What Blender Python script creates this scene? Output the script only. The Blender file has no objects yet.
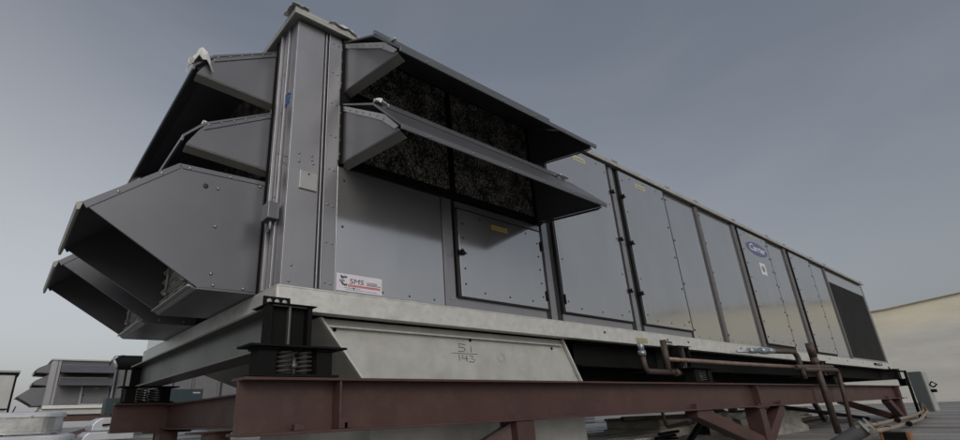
import bpy, bmesh, math, random
from mathutils import Vector, Matrix
random.seed(7)
rad = math.radians
scene = bpy.context.scene
COL = scene.collection

# ------------------------------------------------------------------ camera
cam = bpy.data.cameras.new('camera')
co = bpy.data.objects.new('camera', cam)
COL.objects.link(co)
AZ, EL, RO = 0.876256566, 0.367481577, -0.0385668415
fw = Vector((math.cos(EL)*math.cos(AZ), math.cos(EL)*math.sin(AZ), math.sin(EL)))
r0 = fw.cross(Vector((0, 0, 1))).normalized()
u0 = r0.cross(fw)
rt = r0*math.cos(RO) + u0*math.sin(RO)
up = u0*math.cos(RO) - r0*math.sin(RO)
M = Matrix((rt, up, -fw)).transposed().to_4x4()
M.translation = Vector((-1.14662914, -2.73450396, -0.726704047))
co.matrix_world = M
cam.sensor_fit = 'HORIZONTAL'
cam.sensor_width = 36.0
cam.lens = 499.187/960*36.0
cam.shift_x = 53.0/960
cam.shift_y = 0.53/960
cam.clip_start = 0.05
cam.clip_end = 3000
scene.camera = co

# ------------------------------------------------------------------ light
SUN_EL, SUN_AZ = rad(30), rad(246)       # azimuth of the sun measured from +x to +y
world = bpy.data.worlds.new('World')
scene.world = world
world.use_nodes = True
nt = world.node_tree
nt.nodes.clear()
wo = nt.nodes.new('ShaderNodeOutputWorld')
bg = nt.nodes.new('ShaderNodeBackground')
sky = nt.nodes.new('ShaderNodeTexSky')
sky.sky_type = 'NISHITA'
sky.sun_disc = False
sky.sun_elevation = SUN_EL
sky.sun_rotation = rad(90) - SUN_AZ
sky.air_density = 1.0
sky.dust_density = 4.0
sky.ozone_density = 1.0
hsv = nt.nodes.new('ShaderNodeHueSaturation')
hsv.inputs['Saturation'].default_value = 0.42
nt.links.new(sky.outputs[0], hsv.inputs['Color'])
veil = nt.nodes.new('ShaderNodeMix')          # thin even cloud over the clear sky
veil.data_type = 'RGBA'
veil.inputs[0].default_value = 0.55
veil.inputs[7].default_value = (0.95, 1.0, 1.12, 1)
nt.links.new(hsv.outputs[0], veil.inputs[6])
# the cloud veil is brighter low down towards the left (north) where the haze is lit
wtc = nt.nodes.new('ShaderNodeTexCoord')
dot = nt.nodes.new('ShaderNodeVectorMath'); dot.operation = 'DOT_PRODUCT'
dot.inputs[1].default_value = Vector((-.35, .93, -.12)).normalized()
nt.links.new(wtc.outputs['Generated'], dot.inputs[0])
vr = nt.nodes.new('ShaderNodeMapRange'); vr.interpolation_type = 'SMOOTHSTEP'
vr.inputs[1].default_value = .5; vr.inputs[2].default_value = 1.0
nt.links.new(dot.outputs['Value'], vr.inputs[0])
cn = nt.nodes.new('ShaderNodeTexNoise'); cn.inputs['Scale'].default_value = 2.6; cn.inputs['Detail'].default_value = 8; cn.inputs['Roughness'].default_value = .55; cn.inputs['Distortion'].default_value = .6
cmap = nt.nodes.new('ShaderNodeMapping'); cmap.inputs['Scale'].default_value = (1, 1, 2.5)
nt.links.new(wtc.outputs['Generated'], cmap.inputs[0]); nt.links.new(cmap.outputs[0], cn.inputs['Vector'])
cadd = nt.nodes.new('ShaderNodeMath'); cadd.operation = 'MULTIPLY_ADD'; cadd.inputs[1].default_value = .09
cr0 = nt.nodes.new('ShaderNodeMapRange'); cr0.inputs[1].default_value = .42; cr0.inputs[2].default_value = .68
nt.links.new(cn.outputs[0], cr0.inputs[0]); nt.links.new(cr0.outputs[0], cadd.inputs[0]); nt.links.new(vr.outputs[0], cadd.inputs[2])
vc = nt.nodes.new('ShaderNodeMix'); vc.data_type = 'RGBA'
sz = nt.nodes.new('ShaderNodeSeparateXYZ'); nt.links.new(wtc.outputs['Generated'], sz.inputs[0])
hz = nt.nodes.new('ShaderNodeMapRange'); hz.interpolation_type = 'SMOOTHSTEP'
hz.inputs[1].default_value = .60; hz.inputs[2].default_value = .0
nt.links.new(sz.outputs[2], hz.inputs[0])
vb = nt.nodes.new('ShaderNodeMix'); vb.data_type = 'RGBA'
vb.inputs[6].default_value = (0.50, 0.63, 0.86, 1)          # slate blue high up
vb.inputs[7].default_value = (1.02, 1.04, 1.06, 1)          # paler near the horizon
nt.links.new(hz.outputs[0], vb.inputs[0]); nt.links.new(vb.outputs[2], vc.inputs[6])
vc.inputs[7].default_value = (3.0, 3.02, 3.06, 1)
nt.links.new(cadd.outputs[0], vc.inputs[0]); nt.links.new(vc.outputs[2], veil.inputs[7])
nt.links.new(veil.outputs[2], bg.inputs['Color'])
bg.inputs['Strength'].default_value = 0.12
nt.links.new(bg.outputs[0], wo.inputs['Surface'])

sl = bpy.data.lights.new('sun', 'SUN')
sl.energy = 0.55
sl.angle = rad(25)
sl.color = (1.0, 0.95, 0.88)
so = bpy.data.objects.new('sun', sl)
COL.objects.link(so)
sd = Vector((math.cos(SUN_EL)*math.cos(SUN_AZ), math.cos(SUN_EL)*math.sin(SUN_AZ), math.sin(SUN_EL)))
so.rotation_euler = (-sd).to_track_quat('-Z', 'Y').to_euler()

vs = scene.view_settings
vs.view_transform = 'Standard'
vs.look = 'None'
vs.exposure = 0.36
vs.gamma = 1.0
vs.use_curve_mapping = False


# ------------------------------------------------------------------ materials
def mat(name, base, rough=0.5, metal=0.0, var=0.12, scale=3.0, bump=0.0, bscale=20.0, dirt=None, dirt_amt=0.0,
        dscale=4.0, stretch=(1, 1, 1), rvar=0.12, coat=0.0, spec=0.5):
    m = bpy.data.materials.new(name)
    m.use_nodes = True
    n = m.node_tree
    b = n.nodes['Principled BSDF']
    b.inputs['Metallic'].default_value = metal
    b.inputs['Specular IOR Level'].default_value = spec
    b.inputs['Coat Weight'].default_value = coat
    b.inputs['Coat Roughness'].default_value = 0.1
    tc = n.nodes.new('ShaderNodeTexCoord')
    mp = n.nodes.new('ShaderNodeMapping')
    mp.inputs['Scale'].default_value = stretch
    n.links.new(tc.outputs['Object'], mp.inputs[0])
    nz = n.nodes.new('ShaderNodeTexNoise')
    nz.inputs['Scale'].default_value = scale
    nz.inputs['Detail'].default_value = 6
    nz.inputs['Roughness'].default_value = 0.6
    n.links.new(mp.outputs[0], nz.inputs['Vector'])
    mx = n.nodes.new('ShaderNodeMix')
    mx.data_type = 'RGBA'
    mx.inputs[6].default_value = tuple(c*(1-var) for c in base) + (1,)
    mx.inputs[7].default_value = tuple(min(1, c*(1+var)) for c in base) + (1,)
    cr = n.nodes.new('ShaderNodeMapRange')
    cr.inputs[1].default_value = 0.3
    cr.inputs[2].default_value = 0.7
    n.links.new(nz.outputs[0], cr.inputs[0])
    n.links.new(cr.outputs[0], mx.inputs[0])
    col = mx.outputs[2]
    if dirt:
        nd = n.nodes.new('ShaderNodeTexNoise')
        nd.inputs['Scale'].default_value = dscale
        nd.inputs['Detail'].default_value = 8
        nd.inputs['Roughness'].default_value = 0.7
        n.links.new(mp.outputs[0], nd.inputs['Vector'])
        rr = n.nodes.new('ShaderNodeMapRange')
        rr.inputs[1].default_value = 0.5
        rr.inputs[2].default_value = 0.72
        rr.inputs[4].default_value = dirt_amt
        n.links.new(nd.outputs[0], rr.inputs[0])
        m2 = n.nodes.new('ShaderNodeMix')
        m2.data_type = 'RGBA'
        m2.inputs[7].default_value = tuple(dirt) + (1,)
        n.links.new(col, m2.inputs[6])
        n.links.new(rr.outputs[0], m2.inputs[0])
        col = m2.outputs[2]
    n.links.new(col, b.inputs['Base Color'])
    r2 = n.nodes.new('ShaderNodeMapRange')
    r2.inputs[1].default_value = 0.3
    r2.inputs[2].default_value = 0.7
    r2.inputs[3].default_value = max(0.02, rough-rvar*0.5)
    r2.inputs[4].default_value = min(1, rough+rvar*0.5)
    n.links.new(nz.outputs[0], r2.inputs[0])
    n.links.new(r2.outputs[0], b.inputs['Roughness'])
    if bump > 0:
        nb = n.nodes.new('ShaderNodeTexNoise')
        nb.inputs['Scale'].default_value = bscale
        nb.inputs['Detail'].default_value = 3
        n.links.new(mp.outputs[0], nb.inputs['Vector'])
        bp = n.nodes.new('ShaderNodeBump')
        bp.inputs['Strength'].default_value = 1.0
        bp.inputs['Distance'].default_value = bump
        n.links.new(nb.outputs[0], bp.inputs['Height'])
        n.links.new(bp.outputs[0], b.inputs['Normal'])
    return m


PAINT = mat('grey_paint', (.47, .475, .485), .125, .78, .05, 2.2, .0022, .9, (.34, .33, .31), .14, 3.5, (1, 1, .45), rvar=.08)
BARM = mat('bar_paint', (.13, .12, .125), .45, .3, .1, 5)
POST = mat('grey_paint_post', (.29, .29, .31), .40, .65, .05, 3, .001, 3)
HOOD = mat('hood_paint', (.138, .142, .157), .34, .45, .05, 2.5, .002, 2)
SPRM = mat('spring_steel', (.03, .029, .026), .6, .1, .2, 20)
DAMPM = mat('damper_metal', (.42, .42, .39), .45, .4)
DARKP = mat('dark_seam', (.02, .02, .022), .6)
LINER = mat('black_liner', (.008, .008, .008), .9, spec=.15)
FLG = mat('flange_metal', (.15, .15, .135), .6, .2, .1, 6)
LIPM = mat('lip_metal', (.30, .30, .27), .55, .3, .1, 6)
GALV = mat('galvanised', (.62, .625, .60), .48, .5, .16, 22, .001, 30, (.40, .395, .37), .5, 11, rvar=.2)
DUCTM = mat('duct_sheet', (.47, .475, .45), .5, .3, .12, 7, .002, 4, (.33, .325, .29), .6, 2.5, rvar=.2)
RED = mat('red_primer', (.060, .029, .025), .58, 0, .22, 2.2, .0015, 45, (.092, .060, .050), .45, 8, rvar=.3)
BLACK = mat('black_steel', (.007, .007, .007), .75, .0, .25, 5, spec=.12)
GBEAM = mat('grey_steel', (.115, .118, .112), .42, .5, .25, 3, .001, 20, (.05, .05, .05), .6, 3)
COPPER = mat('brown_copper', (.070, .052, .044), .62, .35, .3, 14, .001, 60, (.05, .04, .035), .6, 20)
COPPERL = mat('pale_copper', (.23, .18, .14), .55, .2, .3, 14, .001, 60)
BLUEF = mat('steel_fitting', (.28, .32, .36), .4, .6, .1, 10)
SCREW = mat('screw_steel', (.30, .30, .30), .35, .9, .05, 10)
PLATE = mat('bare_plate', (.36, .37, .37), .4, .4, .06, 10)
YEL = mat('yellow_label', (.42, .30, .05), .5, 0, .1, 30)
YELF = mat('faded_label', (.42, .40, .24), .6, 0, .15, 30)
WHITE = mat('white_label', (.62, .60, .66), .4, 0, .03, 10)
INK = mat('black_ink', (.015, .015, .017), .6)
GREYINK = mat('grey_ink', (.16, .16, .18), .6)
REDINK = mat('red_ink', (.45, .06, .07), .6)
BLUEINK = mat('blue_ink', (.085, .105, .21), .45)
BLUEPEN = mat('blue_marker', (.05, .16, .42), .5, 0, .3, 60)
FILM = mat('plastic_film', (.55, .56, .54), .35, 0, .15, 12, .004, 25)
BOXM = mat('box_grey', (.085, .10, .105), .5, 0, .08, 5)
BOXL = mat('box_light', (.30, .32, .31), .5, 0, .08, 5)
TEAL = mat('teal_paint', (.022, .038, .046), .5, 0, .1, 5)
CONC = mat('concrete', (.30, .29, .26), .9, 0, .25, 5, .006, 25, (.12, .115, .10), .7, 3, (1, 1, 2.2))
WOODY = mat('weathered_curb', (.46, .45, .39), .9, 0, .35, 2.5, .006, 12, (.10, .10, .085), .8, 3, (.6, 1, 2))
ALU = mat('aluminium_jacket', (.55, .56, .56), .32, .8, .08, 3, .006, 5, (.30, .29, .26), .4, 4)
ALUB = mat('aluminium_blue', (.52, .54, .58), .45, .4, .08, 3, .006, 5)
ORANGE = mat('orange_strip', (.22, .10, .05), .7, 0, .2, 15)
SLATE = mat('conduit_grey', (.085, .09, .10), .55, 0, .12, 6, .001, 30)
DIMP = mat('dimmed_panel', (.12, .122, .13), .65, .1, .1, 3)  # darker panel colour standing in for dim reflections on the distant unit
BOARD = mat('white_boards', (.68, .67, .64), .75, 0, .15, 3, .002, 30, (.30, .29, .27), .6, 5, (.5, 2, 1))
FARW = mat('far_white', (.40, .41, .41), .6, 0, .1, 2)
FARG = mat('far_grey', (.26, .27, .29), .6, 0, .1, 2)


def mesh_filter():
    m = bpy.data.materials.new('filter_mesh')
    m.use_nodes = True
    n = m.node_tree
    b = n.nodes['Principled BSDF']
    tc = n.nodes.new('ShaderNodeTexCoord')
    v = n.nodes.new('ShaderNodeTexNoise')
    v.inputs['Scale'].default_value = 85
    v.inputs['Detail'].default_value = 5
    v.inputs['Roughness'].default_value = .65
    mp = n.nodes.new('ShaderNodeMapping')
    mp.inputs['Scale'].default_value = (1.6, 1.6, .75)
    n.links.new(tc.outputs['Object'], mp.inputs[0])
    n.links.new(mp.outputs[0], v.inputs['Vector'])
    r = n.nodes.new('ShaderNodeMapRange')
    r.inputs[1].default_value = .50
    r.inputs[2].default_value = .60
    n.links.new(v.outputs[0], r.inputs[0])
    mx = n.nodes.new('ShaderNodeMix')
    mx.data_type = 'RGBA'
    v2 = n.nodes.new('ShaderNodeTexNoise'); v2.inputs['Scale'].default_value = 7; v2.inputs['Detail'].default_value = 4
    n.links.new(tc.outputs['Object'], v2.inputs['Vector'])
    ad = n.nodes.new('ShaderNodeMath'); ad.operation = 'MULTIPLY_ADD'; ad.inputs[1].default_value = .30
    n.links.new(v2.outputs[0], ad.inputs[0]); n.links.new(v.outputs[0], ad.inputs[2])
    sb = n.nodes.new('ShaderNodeMath'); sb.operation = 'SUBTRACT'; sb.inputs[1].default_value = .15
    n.links.new(ad.outputs[0], sb.inputs[0]); n.links.new(sb.outputs[0], r.inputs[0])
    mx.inputs[6].default_value = (.008, .008, .008, 1)
    mx.inputs[7].default_value = (.60, .57, .50, 1)
    n.links.new(r.outputs[0], mx.inputs[0])
    n.links.new(mx.outputs[2], b.inputs['Base Color'])
    b.inputs['Roughness'].default_value = .55
    return m


FILT = mesh_filter()


def dome_mat():
    m = bpy.data.materials.new('dome_wall_render')
    m.use_nodes = True
    n = m.node_tree
    b = n.nodes['Principled BSDF']
    b.inputs['Roughness'].default_value = .9
    tc = n.nodes.new('ShaderNodeTexCoord')
    sep = n.nodes.new('ShaderNodeSeparateXYZ')
    n.links.new(tc.outputs['Object'], sep.inputs[0])
    nz = n.nodes.new('ShaderNodeTexNoise')
    nz.inputs['Scale'].default_value = .9
    nz.inputs['Detail'].default_value = 7
    n.links.new(tc.outputs['Object'], nz.inputs['Vector'])
    # boundary of painted-in sunlight, tan above and shaded grey below: z = 3.35 - .115 y (+ wobble)
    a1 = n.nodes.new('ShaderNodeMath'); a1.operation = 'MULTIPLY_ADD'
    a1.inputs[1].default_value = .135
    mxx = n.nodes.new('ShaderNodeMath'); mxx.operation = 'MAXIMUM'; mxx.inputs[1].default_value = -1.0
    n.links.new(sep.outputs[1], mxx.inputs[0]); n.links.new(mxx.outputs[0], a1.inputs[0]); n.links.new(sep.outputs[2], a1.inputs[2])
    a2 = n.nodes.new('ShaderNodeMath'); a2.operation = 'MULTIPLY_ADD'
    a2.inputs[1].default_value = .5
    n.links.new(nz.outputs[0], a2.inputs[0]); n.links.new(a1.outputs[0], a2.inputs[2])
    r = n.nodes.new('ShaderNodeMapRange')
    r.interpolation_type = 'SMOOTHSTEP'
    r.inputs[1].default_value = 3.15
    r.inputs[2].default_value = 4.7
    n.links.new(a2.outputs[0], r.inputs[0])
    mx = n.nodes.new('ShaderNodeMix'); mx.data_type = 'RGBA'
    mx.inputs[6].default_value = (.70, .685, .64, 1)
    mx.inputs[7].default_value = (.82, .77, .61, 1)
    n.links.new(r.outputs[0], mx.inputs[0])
    st = n.nodes.new('ShaderNodeTexNoise')
    st.inputs['Scale'].default_value = .55
    st.inputs['Detail'].default_value = 9
    st.inputs['Roughness'].default_value = .7
    mp = n.nodes.new('ShaderNodeMapping'); mp.inputs['Scale'].default_value = (1, .35, 1.6)
    n.links.new(tc.outputs['Object'], mp.inputs[0]); n.links.new(mp.outputs[0], st.inputs['Vector'])
    r2 = n.nodes.new('ShaderNodeMapRange')
    r2.inputs[1].default_value = .35; r2.inputs[2].default_value = .7
    r2.inputs[3].default_value = .84; r2.inputs[4].default_value = 1.06
    n.links.new(st.outputs[0], r2.inputs[0])
    m3 = n.nodes.new('ShaderNodeMix'); m3.data_type = 'RGBA'; m3.blend_type = 'MULTIPLY'
    m3.inputs[0].default_value = 1
    n.links.new(mx.outputs[2], m3.inputs[6]); n.links.new(r2.outputs[0], m3.inputs[7])
    n.links.new(m3.outputs[2], b.inputs['Base Color'])
    bp = n.nodes.new('ShaderNodeBump'); bp.inputs['Distance'].default_value = .012
    n.links.new(st.outputs[0], bp.inputs['Height']); n.links.new(bp.outputs[0], b.inputs['Normal'])
    return m


def roof_mat():
    m = bpy.data.materials.new('roof_membrane')
    m.use_nodes = True
    n = m.node_tree
    b = n.nodes['Principled BSDF']
    b.inputs['Roughness'].default_value = .8
    tc = n.nodes.new('ShaderNodeTexCoord')
    mp = n.nodes.new('ShaderNodeMapping')
    mp.inputs['Scale'].default_value = (1, .12, 1)
    n.links.new(tc.outputs['Object'], mp.inputs[0])
    nz = n.nodes.new('ShaderNodeTexNoise')
    nz.inputs['Scale'].default_value = .8; nz.inputs['Detail'].default_value = 9; nz.inputs['Roughness'].default_value = .7
    n.links.new(mp.outputs[0], nz.inputs['Vector'])
    r = n.nodes.new('ShaderNodeValToRGB')
    r.color_ramp.elements[0].position = .36; r.color_ramp.elements[0].color = (.06, .058, .056, 1)
    r.color_ramp.elements[1].position = .66; r.color_ramp.elements[1].color = (.40, .395, .38, 1)
    n.links.new(nz.outputs[0], r.inputs[0])
    n.links.new(r.outputs[0], b.inputs['Base Color'])
    n2 = n.nodes.new('ShaderNodeTexNoise'); n2.inputs['Scale'].default_value = 14; n2.inputs['Detail'].default_value = 5
    n.links.new(tc.outputs['Object'], n2.inputs['Vector'])
    bp = n.nodes.new('ShaderNodeBump'); bp.inputs['Distance'].default_value = .02
    n.links.new(n2.outputs[0], bp.inputs['Height']); n.links.new(bp.outputs[0], b.inputs['Normal'])
    return m


# ------------------------------------------------------------------ mesh helpers
class MB:
    def __init__(self):
        self.v, self.f, self.m, self.sm = [], [], [], []

    def add(self, vs, fs, mi=0, smooth=False):
        k = len(self.v)
        self.v += [tuple(p) for p in vs]
        for f in fs:
            self.f.append([i+k for i in f]); self.m.append(mi); self.sm.append(smooth)
        return self

    def box(self, x0, x1, y0, y1, z0, z1, mi=0):
        vs = [(x, y, z) for x in (x0, x1) for y in (y0, y1) for z in (z0, z1)]
        return self.add(vs, [(0, 1, 3, 2), (4, 6, 7, 5), (0, 4, 5, 1), (2, 3, 7, 6), (0, 2, 6, 4), (1, 5, 7, 3)], mi)

    def prism(self, poly, axis, a0, a1, mi=0):
        """poly: 2-D points in the two remaining axes (in x,y,z order), extruded along axis"""
        def mk(p, a):
            if axis == 'x': return (a, p[0], p[1])
            if axis == 'y': return (p[0], a, p[1])
            return (p[0], p[1], a)
        n = len(poly)
        vs = [mk(p, a0) for p in poly] + [mk(p, a1) for p in poly]
        fs = [list(range(n)), list(range(2*n-1, n-1, -1))]
        fs += [(i, (i+1) % n, n+(i+1) % n, n+i) for i in range(n)]
        return self.add(vs, fs, mi)

    def loft(self, a, b, mi=0):
        n = len(a)
        return self.add(list(a)+list(b), [list(range(n)), list(range(2*n-1, n-1, -1))] +
                        [(i, (i+1) % n, n+(i+1) % n, n+i) for i in range(n)], mi)

    def tube(self, pts, r, seg=10, mi=0, caps=True, rs=None):
        pts = [Vector(p) for p in pts]
        n = len(pts)
        rings = []
        prev = None
        for i, p in enumerate(pts):
            t = (pts[min(i+1, n-1)] - pts[max(i-1, 0)]).normalized()
            if prev is None:
                a = Vector((0, 0, 1)) if abs(t.z) < .9 else Vector((1, 0, 0))
                u = t.cross(a).normalized()
            else:
                u = (prev - t*prev.dot(t)).normalized()
            prev = u
            w = t.cross(u)
            rr = rs[i] if rs else r
            rings.append([p + (u*math.cos(2*math.pi*k/seg) + w*math.sin(2*math.pi*k/seg))*rr for k in range(seg)])
        vs = [q for ring in rings for q in ring]
        fs = []
        for i in range(n-1):
            for k in range(seg):
                fs.append((i*seg+k, i*seg+(k+1) % seg, (i+1)*seg+(k+1) % seg, (i+1)*seg+k))
        self.add(vs, fs, mi, True)
        if caps:
            k0 = len(self.v) - len(vs)
            self.f.append([k0+i for i in range(seg)]); self.m.append(mi); self.sm.append(False)
            self.f.append([k0+(n-1)*seg+i for i in range(seg)]); self.m.append(mi); self.sm.append(False)
        return self

    def dot(self, c, d, r, mi=0, h=.5):
        """a domed screw head at c facing direction d"""
        c, d = Vector(c), Vector(d).normalized()
        a = Vector((0, 0, 1)) if abs(d.z) < .9 else Vector((1, 0, 0))
        u = d.cross(a).normalized(); w = d.cross(u)
        vs = []
        for rr, hh in ((1, -.2), (1, .25*h), (.6, h)):
            vs += [c + (u*math.cos(k*math.pi/4)+w*math.sin(k*math.pi/4))*r*rr + d*r*hh for k in range(8)]
        fs = [(i*8+k, i*8+(k+1) % 8, i*8+8+(k+1) % 8, i*8+8+k) for i in range(2) for k in range(8)]
        fs.append(list(range(16, 24)))
        return self.add(vs, fs, mi)

    def ibeam_x(self, x0, x1, yc, z0, z1, w, tf, tw, mi=0):
        h = w/2
        p = [(yc-h, z0), (yc+h, z0), (yc+h, z0+tf), (yc+tw/2, z0+tf), (yc+tw/2, z1-tf), (yc+h, z1-tf),
             (yc+h, z1), (yc-h, z1), (yc-h, z1-tf), (yc-tw/2, z1-tf), (yc-tw/2, z0+tf), (yc-h, z0+tf)]
        return self.prism(p, 'x', x0, x1, mi)

    def ibeam_y(self, y0, y1, xc, z0, z1, w, tf, tw, mi=0):
        h = w/2
        p = [(xc-h, z0), (xc+h, z0), (xc+h, z0+tf), (xc+tw/2, z0+tf), (xc+tw/2, z1-tf), (xc+h, z1-tf),
             (xc+h, z1), (xc-h, z1), (xc-h, z1-tf), (xc-tw/2, z1-tf), (xc-tw/2, z0+tf), (xc-h, z0+tf)]
        return self.prism(p, 'y', y0, y1, mi)

    def strut(self, a, b, w, mi=0, h=None):
        a, b = Vector(a), Vector(b)
        t = (b-a).normalized()
        s = t.cross(Vector((0, 0, 1)))
        s = s.normalized() if s.length > 1e-3 else Vector((1, 0, 0))
        q = s.cross(t)
        h = h or w
        A = [a + s*sx*w/2 + q*sy*h/2 for sx, sy in ((-1, -1), (1, -1), (1, 1), (-1, 1))]
        return self.loft(A, [p + (b-a) for p in A], mi)

    def build(self, name, mats, parent=None, bevel=0.0):
        me = bpy.data.meshes.new(name)
        me.from_pydata(self.v, [], self.f)
        for mm in (mats if isinstance(mats, (list, tuple)) else [mats]):
            me.materials.append(mm)
        for i, p in enumerate(me.polygons):
            p.material_index = self.m[i]
            p.use_smooth = self.sm[i]
        bm = bmesh.new(); bm.from_mesh(me)
        bmesh.ops.recalc_face_normals(bm, faces=bm.faces)
        bm.to_mesh(me); bm.free()
        o = bpy.data.objects.new(name, me)
        COL.objects.link(o)
        if parent: o.parent = parent
        if bevel:
            md = o.modifiers.new('bevel', 'BEVEL'); md.width = bevel; md.segments = 2; md.limit_method = 'ANGLE'
            md.angle_limit = rad(35); md.harden_normals = False
        return o


def thing(name, label, cat, loc=(0, 0, 0), group=None):
    o = bpy.data.objects.new(name, None)
    o.empty_display_size = .1
    COL.objects.link(o)
    o.location = loc
    return tag(o, label, cat, group)


def tag(o, label, cat, group=None, kind=None):
    if label: o['label'] = label
    if cat: o['category'] = cat
    if group: o['group'] = group
    o['kind'] = kind or 'thing'
    return o


def text_obj(name, s, size, m, parent, loc, rot=(math.pi/2, 0, 0), sx=1.0, shear=0.0, extrude=.001, offset=0.0):
    cu = bpy.data.curves.new(name, 'FONT')
    cu.body = s; cu.size = size; cu.shear = shear; cu.extrude = extrude; cu.offset = offset
    cu.align_x = 'CENTER'; cu.align_y = 'CENTER'
    tmp = bpy.data.objects.new('tmp', cu)
    COL.objects.link(tmp)
    bpy.context.view_layer.update()
    me = bpy.data.meshes.new_from_object(tmp.evaluated_get(bpy.context.evaluated_depsgraph_get()))
    bpy.data.objects.remove(tmp)
    me.materials.clear(); me.materials.append(m)
    o = bpy.data.objects.new(name, me)
    COL.objects.link(o)
    o.parent = parent; o.location = loc; o.rotation_euler = rot; o.scale = (sx, 1, 1)
    return o


def arc(c, r, a0, a1, n, plane):
    out = []
    for i in range(n+1):
        a = a0 + (a1-a0)*i/n
        d = (r*math.cos(a), r*math.sin(a))
        p = list(c)
        p[plane[0]] += d[0]; p[plane[1]] += d[1]
        out.append(tuple(p))
    return out


def fillet(pts, r, n=5):
    """round the corners of a polyline"""
    pts = [Vector(p) for p in pts]
    out = [pts[0]]
    for i in range(1, len(pts)-1):
        a, b, c = pts[i-1], pts[i], pts[i+1]
        d1, d2 = (a-b), (c-b)
        rr = min(r, d1.length*.49, d2.length*.49)
        p, q = b + d1.normalized()*rr, b + d2.normalized()*rr
        for k in range(n+1):
            t = k/n
            out.append(p*(1-t)**2 + b*2*t*(1-t) + q*t*t)
    out.append(pts[-1])
    return out


# ------------------------------------------------------------------ setting
GZ = -1.22
g = MB().box(-400, 500, -400, 500, GZ-.5, GZ)
tag(g.build('roof_deck', roof_mat()), 'pale weathered roof membrane deck with dark streaks', 'roof deck', kind='structure')


def dome_wall():
    b = MB()
    ys = [-27+i*.75 for i in range(0, 110)]
    def top(y):
        if y > 4: return 4.62 - .03*(y-4)*(.6 if y < 10 else .5)
        if y > -18: return 4.62 + .105*(4-y)
        t = (-18-y)/9.0
        return (4.62+.105*22)*math.sqrt(max(0, 1-t*t)) + 0.0
    X0, X1 = 44.0, 46.0
    NZ = 10
    rows = []
    for y in ys:
        t = max(top(y), GZ+.3)
        x0 = X0 + .003*(y-2)**2*.35
        col = [(x0 + .012*(z-GZ)**2*.25, y, z) for z in [GZ-.2+(t-GZ+.2)*k/NZ for k in range(NZ+1)]]
        col += [(x0+2.0, y, t), (x0+2.0, y, GZ-.2)]
        rows.append(col)
    n = NZ+3
    vs = [p for r in rows for p in r]
    fs = [(i*n+k, (i+1)*n+k, (i+1)*n+(k+1) % n, i*n+(k+1) % n) for i in range(len(ys)-1) for k in range(n)]
    b.add(vs, fs, 0, False)
    b.add([], [])
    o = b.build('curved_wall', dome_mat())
    cp = MB()
    for y0, y1 in zip(ys[:-1], ys[1:]):
        xa = X0 + .003*(y0-2)**2*.35; ta, tb = top(y0), top(y1)
        if min(ta, tb) < 1: continue
        cp.loft([(xa-.02, y0, ta), (xa+2.1, y0, ta), (xa+2.1, y0, ta+.05), (xa-.02, y0, ta+.05)],
                [(xa-.02, y1, tb), (xa+2.1, y1, tb), (xa+2.1, y1, tb+.05), (xa-.02, y1, tb+.05)])
    cp.build('coping', mat('coping_brown', (.36, .31, .20), .8, 0, .2, 2), o)
    sp = MB()
    rr = random.Random(5)
    pl = [(2.0+.42*math.cos(a)*rr.uniform(.7, 1.1), 1.75+.30*math.sin(a)*rr.uniform(.7, 1.1)) for a in [i*math.pi/9 for i in range(18)]]
    sp.prism(pl, 'x', 44.04, 44.2)
    sp.build('patch', mat('patch_grey', (.33, .33, .32), .9, 0, .3, 6), o)
    return tag(o, 'long pale curved wall with painted sunlit tan upper band beyond the far end', 'wall')


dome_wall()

# ------------------------------------------------------------------ the rooftop unit
UL, UW = 15.73, 3.46       # length and width


def screws_col(b, x, z0, z1, n, y=-.002, r=.0095, mi=1):
    for i in range(n):
        r = .009 if x < 5 else .0135
        b.dot((x+random.uniform(-.004, .004), y, z0+(z1-z0)*i/max(1, n-1)), (0, -1, 0), r, mi)


def screws_row(b, z, x0, x1, n, y=-.002, r=.0075, mi=1):
    for i in range(n):
        b.dot((x0+(x1-x0)*i/max(1, n-1), y, z), (0, -1, 0), r, mi)


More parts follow.
